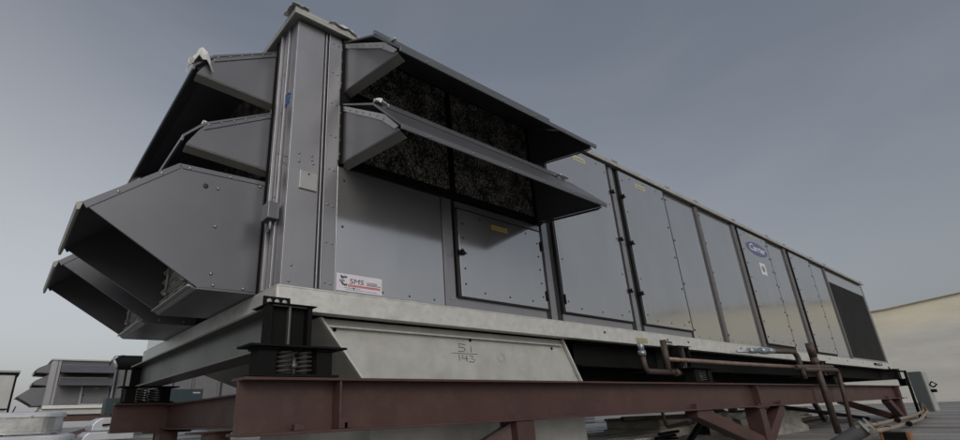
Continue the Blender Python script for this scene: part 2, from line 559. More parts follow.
def make_unit():
    U = thing('rooftop_unit', 'large grey rooftop air unit with two-tier intake hoods, nearest on red steel stand', 'air handler', (0, 0, 0))
    # inner body, dark where seams show it
    b = MB().box(.014, UL-.014, .014, UW-.014, 0.003, 1.97)
    b.build('cabinet_body', DARKP, U)
    # base rail: channel all round
    b = MB()
    def chan(axis, a0, a1, o, s):
        # vertical plate with top and bottom flanges; o = outer plane, s = inward sign
        if axis == 'x':
            b.box(a0, a1, min(o, o+s*.012), max(o, o+s*.012), -.1436, -.012)
            b.box(a0, a1, min(o, o+s*.10), max(o, o+s*.10), -.012, 0)
            b.box(a0, a1, min(o+s*.012, o+s*.09), max(o+s*.012, o+s*.09), -.1436, -.132)
        else:
            b.box(min(o, o+s*.012), max(o, o+s*.012), a0, a1, -.1436, -.012)
            b.box(min(o, o+s*.10), max(o, o+s*.10), a0, a1, -.012, 0)
            b.box(min(o+s*.012, o+s*.09), max(o+s*.012, o+s*.09), a0, a1, -.1436, -.132)
    chan('x', -.02, UL+.3, -.02, 1)
    chan('x', -.02, UL+.3, UW+.02, -1)
    chan('y', -.0075, UW+.0075, -.0225, 1)
    chan('y', -.0075, UW+.0075, UL+.3025, -1)
    for x in [3.3, 4.55, 5.05, 6.6, 8.9, 10.7, 11.9, 13.1, 14.3]:
        b.dot((x, -.021, -.06), (0, -1, 0), .013, 1)
    b.build('base_rail', [GALV, BLACK], U, .003)
    b = MB().box(.1, UL, .1, UW-.1, -.128, -.118)
    b.build('floor_pan', BLACK, U)

    # roof cap
    b = MB()
    b.box(-.055, UL+.06, -.06, UW+.06, 1.975, 2.008)
    b.box(-.055, UL+.06, -.06, -.045, 1.955, 1.975)
    b.box(-.055, -.04, -.045, UW+.06, 1.955, 1.975)
    b.box(-.03, UL+.03, -.03, UW+.03, 2.008, 2.022)
    for x in (4.05, 5.35, 6.2, 7.55, 9.0, 9.9, 11.5, 12.45, 15.5):
        b.box(x-.05, x+.05, -.068, -.02, 2.006, 2.028, 0)
        b.dot((x, -.05, 2.03), (0, 0, 1), .014, 0)
    for i in range(60):
        b.dot((.2+i*.26, -.0605, 1.99), (0, -1, 0), .006, 1)
    b.build('roof_cap', [mat('cap_metal', (.36, .36, .34), .5, .2, .1, 6, .001, 20), SCREW], U, .003)

    # corner post: two faces with ribs
    b = MB()
    b.box(0, .212, 0, .016, .004, 1.955)
    b.box(0, .016, .016, .10, .004, 1.955)
    # ribs on the long face
    b.box(.222, .232, -.006, .012, .004, 1.95)
    b.box(.250, .350, -.006, .012, .004, 1.95)
    b.box(.246, .256, -.012, -.006, .004, 1.95)
    # ribs on the short face
    b.box(-.016, .012, .118, .135, .004, 1.95)
    b.box(-.008, .012, .150, .200, .004, 1.95)
    b.box(-.03, .012, .212, .226, .004, 1.95)
    b.box(-.012, .012, .240, .300, .004, 1.95)
    for x, z in ((.065, .888), (.157, .895), (.068, .83), (.168, .838), (.16, .862), (.06, .13), (.05, .03)):
        b.dot((x, -.001, z), (0, -1, 0), .010, 1)
    for i in range(8):
        z = .05+i*.262
        b.dot((.282, -.007, z), (0, -1, 0), .009, 1); b.dot((.322, -.007, z-.004), (0, -1, 0), .009, 1)
    for i in range(12):
        b.dot((-.013, .268, .08+i*.16), (-1, 0, 0), .009, 1)
        if i % 2: b.dot((-.009, .175, .14+i*.16), (-1, 0, 0), .008, 1)
    for y, z in ((.03, .86), (.075, .83), (.03, .80), (.075, .88)):
        b.dot((-.001, y, z), (-1, 0, 0), .009, 1)
    b.build('corner_post', [POST, SCREW], U, .002)
    b = MB().box(.076, .200, -.012, -.0005, .640, .766, 0)
    b.dot((.137, -.012, .75), (0, -1, 0), .008, 1)
    b.build('cover_plate', [PLATE, INK], U, .002)
    b = MB().box(-.085, -.013, .06, .175, .425, .535, 0)
    b.tube([(-.05, .10, .425), (-.05, .10, .36)], .012, 8)
    b.tube([(-.04, .15, .425), (-.04, .15, .36)], .010, 8)
    b.build('junction_box', HOOD, U, .003)
    # blue marker scrawl on the short face of the post (strokes)
    b = MB()
    pts = [(-.0015, .09+.028*math.sin(i*1.9)*(1-.3*math.cos(i)), 1.285+i*.0045) for i in range(22)]
    b.tube(pts, .0045, 5)
    b.tube([(-.0015, .07, 1.29), (-.0015, .075, 1.37)], .004, 5)
    b.tube([(-.0015, .11, 1.28), (-.0015, .105, 1.36)], .004, 5)
    b.build('marker_scrawl', BLUEPEN, U)

    # fixed panels of the long face (flat sheets butted with gaps)
    def panel(x0, x1, z0=.006, z1=1.95, name='side_panel', scr=True, nx=4, nz=6, y0=0.0):
        p = MB()
        p.box(x0, x1, y0, y0+.012, z0, z1, 0)
        if scr:
            screws_col(p, x0+.05, z0+.1, z1-.1, nz, y0-.001)
            screws_row(p, z0+.03, x0+.14, x1-.1, nx, y0-.001)
        return p.build(name, [PAINT, INK], U, .0008)
    panel(.354, 1.272, .006, .88, nz=3)
    # strip between the panel and the small door
    b = MB()
    b.box(1.300, 1.385, -.004, .012, .004, .88, 0)
    b.box(1.278, 1.292, -.010, .012, .004, .88, 0)
    for z in (.06, .4, .62, .8):
        b.dot((1.325, -.005, z), (0, -1, 0), .008, 1); b.dot((1.36, -.005, z), (0, -1, 0), .008, 1)
    # sills and frames round the doors
    b.box(1.39, 2.462, 0, .012, .004, .078, 0)
    b.box(1.43, 2.50, 0, .012, .83, .88, 0)
    b.build('door_frame', [POST, SCREW], U, .002)

    def frame_strip(x0, x1, z0=.004, z1=1.95, n=7, dbl=True):
        p = MB().box(x0, x1, -.004, .012, z0, z1, 0)
        xm = (x0+x1)/2
        for i in range(n):
            z = z0+.06+(z1-z0-.12)*i/(n-1)
            p.dot((xm-.018 if dbl else xm, -.005, z), (0, -1, 0), .008, 1)
            if dbl: p.dot((xm+.018, -.005, z), (0, -1, 0), .008, 1)
        return p.build('frame_strip', [POST, SCREW], U, .002)
    frame_strip(2.53, 2.61, .004, 1.95)
    frame_strip(3.97, 4.05)

    def bar(x0, x1, d=.022):
        p = MB().box(x0, x1, -d, .012, .004, 1.95, 0)
        p.box(x0-.012, x0, -.003, .012, .004, 1.95, 0)
        for i in range(6):
            p.dot((x1-.02, -d-.0005, .08+.36*i), (0, -1, 0), .009, 1)
            p.box(x1, x1+.03, -.012, -.004, .10+.36*i, .13+.36*i, 1)
        return p.build('mullion_bar', [BARM, INK], U, .002)

    def door(x0, x1, z0, z1, d=.028, latches=(), hinges=(), nx=3, nz=5):
        p = MB()
        p.box(x0, x1, -d, -.001, z0, z1, 0)
        p.box(x0-.024, x0-.003, -d*.8, 0, z0, z1, 2); p.box(x1+.003, x1+.028, -d*.97, 0, z0, z1, 2)
        p.box(x0-.03, x1+.034, -d*.8, 0, z0-.010, z0-.002, 2); p.box(x0-.03, x1+.034, -d*.8, 0, z1+.002, z1+.012, 2)
        screws_col(p, x0+.05, z0+.10, z1-.12, nz, -d-.001, .009)
        screws_col(p, x1-.05, z0+.10, z1-.12, nz, -d-.001, .009)
        screws_row(p, z0+.05, x0+.25, x1-.2, nx, -d-.001, .009)
        screws_row(p, z1-.05, x0+.25, x1-.2, nx, -d-.001, .009)
        o = p.build('access_door', [PAINT, INK, DARKP], U, .003)
        for x, z in latches:
            q = MB()
            q.box(x-.036, x+.036, -d-.018, -d-.001, z-.016, z+.016, 0)
            q.box(x-.013, x+.013, -d-.030, -d-.018, z-.024, z+.024, 0)
            q.tube([(x-.013, -d-.024, z), (x+.045, -d-.024, z-.006)], .006, 6)
            q.build('latch', BLACK, o, .003)
        for x, z in hinges:
            q = MB().tube([(x, -d-.006, z-.045), (x, -d-.006, z+.045)], .008, 8)
            q.box(x-.016, x+.016, -d-.004, -d, z-.035, z+.035)
            q.build('hinge', BLACK, o)
        return o
    d1 = door(1.425, 2.455, .085, .80, .03, [(1.435, .43)], [(2.452, .2), (2.452, .66)])
    d2 = door(2.715, 3.865, .085, 1.93, .03, [(3.90, 1.58), (3.90, 1.0), (3.90, .415)], [(2.715, .2), (2.715, 1.7)])
    d3 = door(4.145, 5.225, .085, 1.93, .03, [(4.125, 1.58), (4.125, 1.0), (4.125, .415)], [])
    b = MB()
    for x0, x1 in ((2.70, 3.88), (4.13, 5.235)):
        b.box(x0, x1, 0, .012, .004, .070, 0)
    b.build('door_sill', [POST], U, .002)
    panel(5.30, 6.15, nz=4, nx=3)
    bar(6.185, 6.285)
    panel(6.305, 7.47, nz=5, nx=4)
    bar(7.495, 7.62)
    d4 = door(7.74, 8.95, .07, 1.93, .02, [], [], nz=8)
    panel(9.02, 9.82, nz=8)
    bar(9.86, 10.0)
    door(10.17, 11.36, .045, 1.93, .02, [], [], nz=9)
    panel(11.42, 12.35, nz=8)
    bar(12.385, 12.48)
    panel(12.50, 15.62, 1.66, 1.95, scr=False)
    # coil opening with its louvred guard
    b = MB()
    b.box(12.52, 15.60, .02, .03, .04, 1.65, 0)
    for i in range(40):
        z = .06+i*.04
        b.add([(12.52, .0, z), (15.60, .0, z), (15.60, .018, z+.02), (12.52, .018, z+.02)], [(0, 1, 2, 3)], 1)
    b.box(12.50, 15.62, -.003, .012, 0.004, .038, 2)
    b.build('coil_guard', [LINER, mat('guard_wire', (.008, .008, .0075), .85, spec=.1), POST], U)
    b = MB().box(15.625, 15.73, -.004, .02, .004, 1.95)
    b.box(15.71, 15.74, -.01, .5, .004, 1.95)
    b.build('end_post', POST, U, .002)
    b = MB().box(14.1, 14.75, -.05, -.021, -.075, -.035, 0)
    b.box(14.25, 14.35, -.053, -.05, -.065, -.045, 1); b.box(14.5, 14.6, -.053, -.05, -.065, -.045, 1)
    b.build('lifting_lug', [BLACK, WHITE], U)
    # plain far faces
    b = MB().box(.02, UL-.02, UW-.012, UW, .004, 1.95)
    b.box(UL-.012, UL, .51, UW-.012, .004, 1.95)
    b.build('rear_panel', PAINT, U)

    # labels
    def lab(x0, x1, z0, z1, m, y, lbl):
        q = MB().box(x0, x1, y-.0015, y, z0, z1, 0)
        q.box(x0+(x1-x0)*.1, x1-(x1-x0)*.1, y-.0022, y-.0015, z0+(z1-z0)*.35, z1-(z1-z0)*.4, 1)
        o = q.build('warning_label', [m, GREYINK], U); o['label'] = lbl
    lab(1.81, 2.01, .700, .742, YEL, -.0305, 'yellow warning label under the lower hood')
    lab(3.22, 3.44, 1.80, 1.86, YELF, -.0305, 'faded yellow label at door top by the hood')
    lab(4.50, 4.74, 1.80, 1.86, YELF, -.0305, 'faded yellow label on the second tall door')
    q = MB().box(3.87, 4.09, -.0225, -.0208, -.125, -.075); q.build('rail_sticker', mat('olive_sticker', (.27, .26, .13), .6, 0, .2, 30), U)
    lab(8.2, 8.42, 1.865, 1.90, YELF, -.0205, 'small pale label above the blue oval')
    # blue oval badge
    q = MB()
    n = 40
    ring = [(8.40+.47*math.cos(2*math.pi*i/n), 1.665+.115*math.sin(2*math.pi*i/n)) for i in range(n)]
    q.prism(ring, 'y', -.0235, -.0202)
    bd = q.build('badge', BLUEINK, U); bd['label'] = 'blue oval maker badge with white script'
    text_obj('lettering', 'Carrier', .17, WHITE, bd, (8.40, -.0243, 1.67), sx=1.38, shear=.3, extrude=.0005, offset=.002)
    q = MB().box(8.33, 8.58, -.0215, -.0202, 1.23, 1.43, 0)
    q.add([], [])
    q.prism([(8.45+.07*math.cos(i*math.pi/8), 1.33+.055*math.sin(i*math.pi/8)) for i in range(16)], 'y', -.0225, -.0215, 1)
    q.build('info_sticker', [WHITE, mat('green_grey', (.16, .20, .19), .5)], U)
    # company sign: white plate, gear mark, letters, red line and grey lines
    q = MB().box(.366, .712, -.0030, -.0012, .014, .126, 0)
    sg = q.build('company_sign', WHITE, U); sg['label'] = 'white sign with gear mark, black SMS letters and red line'
    text_obj('lettering', 'SMS', .048, INK, sg, (.514, -.0040, .080), sx=1.32, shear=.08, extrude=.0006, offset=-.0003)
    q = MB()
    cx, cz = .428, .079
    for i in range(0, 40):
        a0 = rad(60+i*6.2); a1 = rad(60+(i+1)*6.2)
        ro = .034 if (i % 4) < 2 else .028
        if 14 <= i <= 20: continue
        q.prism([(cx+.020*math.cos(a0), cz+.020*math.sin(a0)), (cx+ro*math.cos(a0), cz+ro*math.sin(a0)),
                 (cx+ro*math.cos(a1), cz+ro*math.sin(a1)), (cx+.020*math.cos(a1), cz+.020*math.sin(a1))], 'y', -.0042, -.0030)
    q.build('gear_mark', INK, sg)
    q = MB().box(.386, .425, -.0040, -.0030, .071, .087); q.build('mark_bar', mat('violet_grey', (.24, .24, .33), .5), sg)
    q = MB()
    for z in (.083, .074, .066):
        q.box(.592, .672 if z > .07 else .70, -.0040, -.0030, z, z+.0045)
    q.box(.420, .545, -.0040, -.0030, .0345, .037); q.box(.435, .672, -.0040, -.0030, .024, .0265)
    q.build('fine_print', GREYINK, sg)
    q = MB()
    rr = random.Random(2)
    x = .452
    while x < .695:
        w = rr.uniform(.006, .011)
        q.box(x, min(x+w, .70), -.0040, -.0030, .050, .0585); x += w+.0022
    q.box(.45, .70, -.0040, -.0030, .0455, .0478)
    q.build('red_rule', REDINK, sg)

    # ---- filters behind the long-face hoods
    f = MB().box(.352, 2.50, .006, .012, .885, 1.95, 0)
    for z0, z1 in ((.885, .945), (1.40, 1.46), (1.915, 1.95)):
        f.box(.352, 2.52, -.03, .006, z0, z1, 0)
    for x0, x1 in ((.352, .42), (1.375, 1.425), (2.44, 2.52)):
        for z0, z1 in ((.945, 1.40), (1.46, 1.915)):
            f.box(x0, x1, -.03, .006, z0, z1, 0)
    f.build('filter_frame', LINER, U, .002)
    for x0, x1 in ((.42, 1.375), (1.425, 2.44)):
        for z0, z1 in ((.945, 1.40), (1.46, 1.915)):
            f = MB().box(x0, x1, -.012, .004, z0, z1, 0)
            f.build('filter_screen', FILT, U)

    # ---- long-face intake hoods
    def intake(zt, zb, x0=.372, x1=2.47):
        """sheet-metal rain hood on the y=0 face: zt top at wall, zb bottom of its side plates"""
        r = zt-1.94
        K = (-.43, 1.712+r); T = (-.735, 1.402+r); Wp = (0.0, zt)
        t = .012
        q = MB()
        # roof sheet: wall - kink - tip - front flange
        prof = [Wp, K, T, (T[0]+.006, T[1]-.030), (T[0]+.018, T[1]-.028), (T[0]+.014, T[1]-.008),
                (K[0]+.006, K[1]-t*1.2), (0, zt-t)]
        q.prism(prof, 'x', x0-.012, x1+.012)
        # standing seam at the kink
        q.box(x0-.012, x1-.2, K[0]-.012, K[0]+.004, K[1]-.006, K[1]+.030)
        for i in range(6):
            q.dot((x0+.2+i*.36, T[0]+.001, T[1]-.016), (0, -1, 0), .008, 1)
        h = q.build('intake_hood', [HOOD, SCREW], U, .002)
        PK0 = (-.555, 1.560+r); PT = (-.692, 1.388+r); PB = (-.004, zb)
        for xs, s in ((x0, 1), (x1, -1)):
            q = MB()
            PK = PK0 if s == 1 else (K[0]-.02, K[1]-.035)
            xa, xb = (xs, xs+.012*s)
            q.prism([(-.004, zt-.015), PK, PT, PB], 'x', min(xa, xb), max(xa, xb))
            # bottom return flange (5 cm, facing down)
            d = Vector((0, PB[0]-PT[0], PB[1]-PT[1])).normalized()
            nrm = Vector((0, d.z, -d.y)); nrm = nrm if nrm.z < 0 else -nrm
            A = [Vector((xa, PT[0], PT[1])), Vector((xa+.055*s, PT[0], PT[1])), Vector((xa+.055*s, PB[0], PB[1])), Vector((xa, PB[0], PB[1]))]
            q.loft([p+nrm*(.001+(.035 if i in (1, 2) else 0)) for i, p in enumerate(A)], [p+nrm*(.008+(.035 if i in (1, 2) else 0)) for i, p in enumerate(A)], 3)
            # top flange outward, with screws
            A = [Vector((xa-.001*s, -.004, zt-.015)), Vector((xa-.001*s, PK[0], PK[1])), Vector((xa-.001*s, PK[0]+.012, PK[1]-.042)), Vector((xa-.001*s, -.004, zt-.058))]
            q.loft(A, [p+Vector((-.006*s, 0, 0)) for p in A], 2)
            A = [Vector((xa-.001*s, PK[0]-.001, PK[1]-.002)), Vector((xa-.001*s, PT[0], PT[1]+.020)), Vector((xa-.001*s, PT[0]+.04, PT[1]+.02)), Vector((xa-.001*s, PK[0]+.03, PK[1]-.035))]
            q.loft(A, [p+Vector((-.006*s, 0, 0)) for p in A], 2)
            # wall flange
            q.box(min(xa-.03*s, xa), max(xa-.03*s, xa), -.014, -.004, zb+.01, zt-.03)
            for i in range(4):
                q.dot((xa-.015*s, -.015, zb+.06+i*(zt-zb-.15)/3), (0, -1, 0), .010, 1)
            for i in range(6):
                tt = (i+.5)/6.5
                q.dot((xa-.008*s, -.004+(PK[0]+.004)*tt, zt-.036+(PK[1]-zt+.015)*tt), (-s, 0, 0), .008, 1)
            q.build('side_plate', [HOOD, SCREW, PLATE, FLG], h, .002)
        q = MB().box(x0+.03, x1-.03, -.02, -.004, zb-.012, zb+.02)
        q.build('drip_strip', LINER, h)
        return h
    intake(1.94, 1.49)
    intake(1.385, .905)

    # ---- short-face hoods
    bk = MB()
    bk.box(.004, .012, .302, 2.62, .004, 1.95, 0)
    for y0, y1 in ((.302, .33), (2.57, 2.62)):
        bk.box(-.02, .004, y0, y1, .004, 1.95, 0)
    bk.build('end_frame', LINER, U)
    f = MB().box(-.012, .003, .345, 2.56, .88, 1.90); f.build('filter_screen', FILT, U)
    e = MB().box(.0, .012, 2.625, UW-.012, .004, 1.95); e.build('end_panel', PAINT, U)

    def end_intake(zt, zb, y0=.33, y1=2.57):
        K = (-.46, zt-.255); T = (-.575, zt-.385); t = .012
        q = MB()
        prof = [(0, zt), K, T, (T[0]-.004, T[1]-.04), (T[0]+.010, T[1]-.04), (T[0]+.014, T[1]-.006), (K[0]+.008, K[1]-t*1.3), (0, zt-t)]
        q.prism(prof, 'y', y0-.012, y1+.012)
        h = q.build('intake_hood', [HOOD, SCREW], U, .002)
        for ys, s in ((y0, 1), (y1, -1)):
            q = MB()
            P = [(-.004, zt-.01), (K[0], K[1]-.02), (T[0]+.03, T[1]-.05), (-.004, zb)]
            q.prism(P, 'y', min(ys, ys+.012*s), max(ys, ys+.012*s))
            d = Vector((P[3][0]-P[2][0], 0, P[3][1]-P[2][1])).normalized()
            nrm = Vector((d.z, 0, -d.x)); nrm = nrm if nrm.z < 0 else -nrm
            A = [Vector((P[2][0], ys, P[2][1])), Vector((P[2][0], ys+.05*s, P[2][1])), Vector((P[3][0], ys+.05*s, P[3][1])), Vector((P[3][0], ys, P[3][1]))]
            q.loft([p+nrm*(.001+(.03 if i in (1, 2) else 0)) for i, p in enumerate(A)], [p+nrm*(.008+(.03 if i in (1, 2) else 0)) for i, p in enumerate(A)], 2)
            A = [Vector((-.004, ys-.001*s, zt-.008)), Vector((K[0], ys-.001*s, K[1]-.016)), Vector((K[0]+.01, ys-.001*s, K[1]-.05)), Vector((-.004, ys-.001*s, zt-.045))]
            q.loft(A, [p+Vector((0, -.006*s, 0)) for p in A])
            for i in range(6):
                tt = (i+.5)/6
                q.dot((-.004+K[0]*tt, ys-.008*s, zt-.025+(K[1]-zt)*tt), (0, -s, 0), .008, 1)
            q.build('side_plate', [HOOD, SCREW, FLG], h, .002)
        return h
    end_intake(1.885, 1.42)
    end_intake(1.345, .88)

    def exhaust(y0, y1):
        P = [(-.004, .782), (-.56, .762), (-1.0, .395), (-.37, .010), (-.004, .018)]
        t = .012
        q = MB()
        # roof + slope sheet
        q.prism([(-.004, .785), (-.562, .766), (-1.008, .398), (-1.004, .385), (-.558, .752), (-.004, .772)], 'y', y0-.004, y1+.004)
        # lip along the mouth
        q.prism([(-1.008, .398), (-1.030, .385), (-1.022, .345), (-1.008, .350), (-1.000, .384)], 'y', y0-.02, y1+.02, 1)
        # floor
        q.prism([(-.37, .010), (-.004, .016), (-.004, .003), (-.37, -.003)], 'y', y0-.002, y1+.002)
        q.prism([(-.392, .022), (-.368, .008), (-.372, -.004), (-.398, .010)], 'y', y0+.014, y1-.014)
        h = q.build('exhaust_hood', [HOOD, LIPM], U, .002)
        for ys, s in ((y0, 1), (y1, -1)):
            q = MB()
            q.prism(P, 'y', min(ys, ys+t*s), max(ys, ys+t*s))
            fl = .028
            for a, c in ((P[0], P[1]), (P[1], P[2])):
                a, c = Vector((a[0], ys-.001*s, a[1])), Vector((c[0], ys-.001*s, c[1]))
                q.loft([a, c, c+Vector((.02, 0, -fl)), a+Vector((0 if a.x > -.1 else .008, 0, -fl))],
                       [p+Vector((0, -.004*s, 0)) for p in (a, c, c+Vector((.02, 0, -fl)), a+Vector((0 if a.x > -.1 else .008, 0, -fl)))])
            for x, z in ((-.25, .755), (-.5, .748), (-.65, .67), (-.85, .50), (-.32, .655), (-.31, .40), (-.30, .10), (-.28, .03), (-.10, .03), (-.05, .74)):
                q.dot((x, ys-.004*s, z), (0, -s, 0), .010, 1)
            q.dot((-.395, ys-.001*s, .655), (0, -s, 0), .018, 2, .2)
            q.build('side_plate', [HOOD, SCREW, INK], h, .002)
        # relief damper: upright blade frame just behind the floor's front edge
        q = MB()
        q.box(-.352, -.338, y0+.02, y1-.02, .018, .70, 2)
        for i in range(9):
            z = .05+i*.072
            q.prism([(-.353, z), (-.385, z+.022), (-.388, z+.030), (-.353, z+.046)], 'y', y0+.05, y1-.05, 0)
            for yy in (.18, .40, .62):
                q.box(-.392, -.384, y0+yy, y0+yy+.07, z+.018, z+.030, 1)
        for yy in (.17, .62):
            q.tube([(-.405, y0+yy, .10), (-.405, y0+yy, .34)], .010, 8, 1)
            q.tube([(-.405, y0+yy, .075), (-.405, y0+yy, .10)], .018, 8, 1)
        q.box(-.40, -.353, y0+.02, y0+.05, .018, .70, 1)
        q.box(-.42, -.36, y0+.02, y1-.02, .016, .026, 1)
        q.build('damper', [DAMPM, PLATE, LINER], h)
        return h
    exhaust(.33, 1.26)
    exhaust(1.64, 2.57)
    # protective film / tape scraps left on the metal
    def scrap(c, sx, sy, sz, seed, n=40):
        rnd = random.Random(seed)
        q = MB()
        N = 6
        vs = []
        for i in range(N+1):
            for j in range(N+1):
                u, w = i/N-.5, j/N-.5
                vs.append((c[0]+u*sx+rnd.uniform(-.03, .03)*sx, c[1]+w*sy+rnd.uniform(-.03, .03)*sy, c[2]+sz*(.6*math.cos(2.6*u)*math.cos(2.4*w)-.3+rnd.uniform(-.3, .3))))
        q.add(vs, [(i*(N+1)+j, (i+1)*(N+1)+j, (i+1)*(N+1)+j+1, i*(N+1)+j+1) for i in range(N) for j in range(N)])
        o = q.build('plastic_film', FILM, U)
        md = o.modifiers.new('thick', 'SOLIDIFY'); md.thickness = .003
        o['label'] = 'crumpled scrap of protective plastic film'
    scrap((-.53, .335, 1.56), .15, .10, .19, 1)
    scrap((-.36, .50, 1.74), .07, .07, .08, 2)
    scrap((-.02, .0, 2.022), .13, .16, .03, 3)
    scrap((.33, -.045, 2.02), .24, .07, .055, 4)
    scrap((.39, -.56, 1.555), .03, .16, .05, 5)
    scrap((.40, -.46, 1.16), .10, .04, .05, 6)
    scrap((2.28, -.47, 1.155), .16, .05, .03, 7)
    scrap((-.45, .345, 1.10), .04, .05, .05, 8)
    return U


unit = make_unit()

# ------------------------------------------------------------------ black cross beams and isolators
def support_beam(x, label, y0=-.165, y1=3.56):
    t = thing('support_beam', label, 'steel beam', (x, 0, -.147), 'black beams under the unit')
    b = MB().ibeam_y(y0, y1, 0, -.235, 0, .20, .014, .012)
    b.build('beam', GBEAM, t, .002)
    for y in (y0+.03, y1-.05):
        b = MB().box(-.098, .098, y, y+.012, -.221, -.014)
        b.build('stiffener', BLACK, t, .002)
    b = MB().box(-.13, .15, y0-.02, y0+.22, -.005, .0015); b.build('cap_plate', BLACK, t, .002)
    b = MB().box(-.105, .055, -.034, -.024, 0, .066, 0)
    b.box(-.105, .055, -.12, -.034, .002, .010, 0)
    for dx in (-.07, -.025, .02):
        b.dot((dx, -.034, .038), (0, -1, 0), .016, 1)
    b.build('bracket', [BLACK, PLATE], t, .002)
    for dx in (-.125, .105):
        b = MB().box(dx, dx+.025, y0-.005, y0+.07, -.235, -.006); b.build('end_post', BLACK, t, .002)
    return t


def isolator(x, y, label, z0=-.535, w=.40, group='spring isolators under the unit'):
    t = thing('vibration_isolator', label, 'spring mount', (x, y, z0), group)
    H = .15
    b = MB().box(-w/2-.03, w/2+.03, -.085, .085, 0, .012); b.build('base_plate', BLACK, t, .002)
    for s in (-1, 1):
        b = MB()
        xa, xb = sorted((s*(w/2), s*(w/2-.09)))
        b.box(xa, xb, -.06, .06, .012, H-.02)
        b.box(xa-.01, xb+.01, -.07, .07, H-.02, H-.008)
        b.build('housing', BLACK, t, .003)
    b = MB().box(-w/2-.06, w/2+.07, -.095, .095, H-.008, H+.003); b.build('top_plate', BLACK, t, .002)
    for s in (-1, 1):
        pts = []
        for i in range(0, 81):
            a = i/80*2*math.pi*5
            pts.append((s*.055+.042*math.cos(a), .042*math.sin(a)-.01, .016+.112*i/80))
        b = MB().tube(pts, .0075, 6); b.build('spring', SPRM, t)
    b = MB().tube([(0, -.02, .012), (0, -.02, .10)], .012, 8); b.tube([(0, -.02, .045), (0, -.02, .07)], .022, 6)
    b.build('bolt', GBEAM, t)
    return t


support_beam(.0, 'black steel cross beam under the near end of the unit')
support_beam(4.56, 'black cross beam behind the copper drain trap')
support_beam(9.6, 'black cross beam behind the tall copper standpipe')
support_beam(15.55, 'black cross beam under the far end beside the grey switch box')
isolator(.0, -.225, 'black spring mount under the near corner, on the red beam end')
isolator(.0, 3.08, 'black spring mount on the far red beam, under the left beam end')
isolator(4.62, -.235, 'black spring mount beside the copper drain trap')
isolator(9.6, -.235, 'black spring mount behind the tall copper standpipe')
isolator(15.3, -.235, 'black spring mount at the far end of the red beam')

# long black rails between the cross beams, both sides
for y, lb in ((.16, 'long black rail under the near long side of the unit'), (3.28, 'long black rail under the far long side of the unit')):
    o = MB().ibeam_x(3.0, 15.44, y, -.37, -.15, .14, .012, .012).build('support_rail', BLACK)
    tag(o, lb, 'steel beam', 'long rails under the unit')
o = MB().box(3.1, 12.2, .45, 3.05, -.50, -.15).build('shade_duct', LINER)  # added to darken the space below the unit; black stands for shade
tag(o, 'added duct coloured black for the shade under the middle of the unit', 'duct')

# ------------------------------------------------------------------ transition duct "51/143"
t = thing('supply_duct', 'pale sheet metal tapered duct marked 51 over 143 beneath the unit', 'duct', (0, 0, GZ))
def P3(x, y, z): return (x, y, z-GZ)
b = MB()
A = [P3(.30, .10, -.15), P3(2.735, .10, -.15), P3(2.735, 3.30, -.15), P3(.30, 3.30, -.15)]
B = [P3(.625, .10, -.53), P3(2.955, .10, -.53), P3(2.955, 1.85, -.53), P3(.625, 1.85, -.53)]
b.loft(A, B)
b.loft([P3(.69, .10, -.531), P3(2.955, .10, -.531), P3(2.955, 1.85, -.531), P3(.69, 1.85, -.531)],
       [P3(.69, .10, GZ), P3(2.955, .10, GZ), P3(2.955, 1.85, GZ), P3(.69, 1.85, GZ)])
b.build('plenum', DUCTM, t, .003)
b = MB()
# corner flanges on the slanted edges and top lip
for (a, c) in ((A[0], B[0]), (A[1], B[1])):
    a, c = Vector(a), Vector(c)
    s = Vector((.022, 0, 0))
    b.loft([a+Vector((0, -.03, 0)), a+s+Vector((0, -.03, 0)), a+s+Vector((0, -.001, 0)), a+Vector((0, -.001, 0))],
           [c+Vector((0, -.03, 0)), c+s+Vector((0, -.03, 0)), c+s+Vector((0, -.001, 0)), c+Vector((0, -.001, 0))])
b.box(.36, 2.72, .07, .099, -.206-GZ, -.194-GZ)
b.build('flange', GALV, t, .002)
b = MB()
def stroke(pts, r=.0024):
    b.tube([(p[0], .0985, p[1]-GZ) for p in pts], r, 5)
X, Z = 1.37, -.245
stroke([(1.545, -.252), (1.475, -.247), (1.478, -.272), (1.53, -.275), (1.545, -.292), (1.51, -.305), (1.47, -.300)])
stroke([(1.60, -.256), (1.605, -.305)])
stroke([(1.40, -.318), (1.67, -.318)], .0016)
stroke([(1.475, -.330), (1.478, -.372)])
stroke([(1.515, -.330), (1.50, -.352), (1.56, -.354)])
stroke([(1.55, -.332), (1.553, -.376)])
stroke([(1.585, -.334), (1.625, -.336), (1.60, -.352), (1.64, -.362), (1.625, -.378), (1.575, -.376)])
b.build('marker_writing', mat('marker_grey', (.06, .06, .06), .7, 0, .5, 40), t)
b = MB()
n = 20
for i in range(n):
    a0, a1 = 2*math.pi*i/n, 2*math.pi*(i+1)/n
    b.prism([(1.935+r*math.cos(a), -.333-GZ+r*.8*math.sin(a)) for r, a in ((.032, a0), (.045, a0), (.045, a1), (.032, a1))], 'y', .097, .0995)
b.build('ring_stain', mat('grey_ring', (.36, .36, .36), .6), t)
b = MB()
for x, z in ((.42, -.215), (1.6, -.215), (2.6, -.232)):
    b.dot((x, .099, z-GZ), (0, -1, 0), .014)
b.build('rivet', BLACK, t)

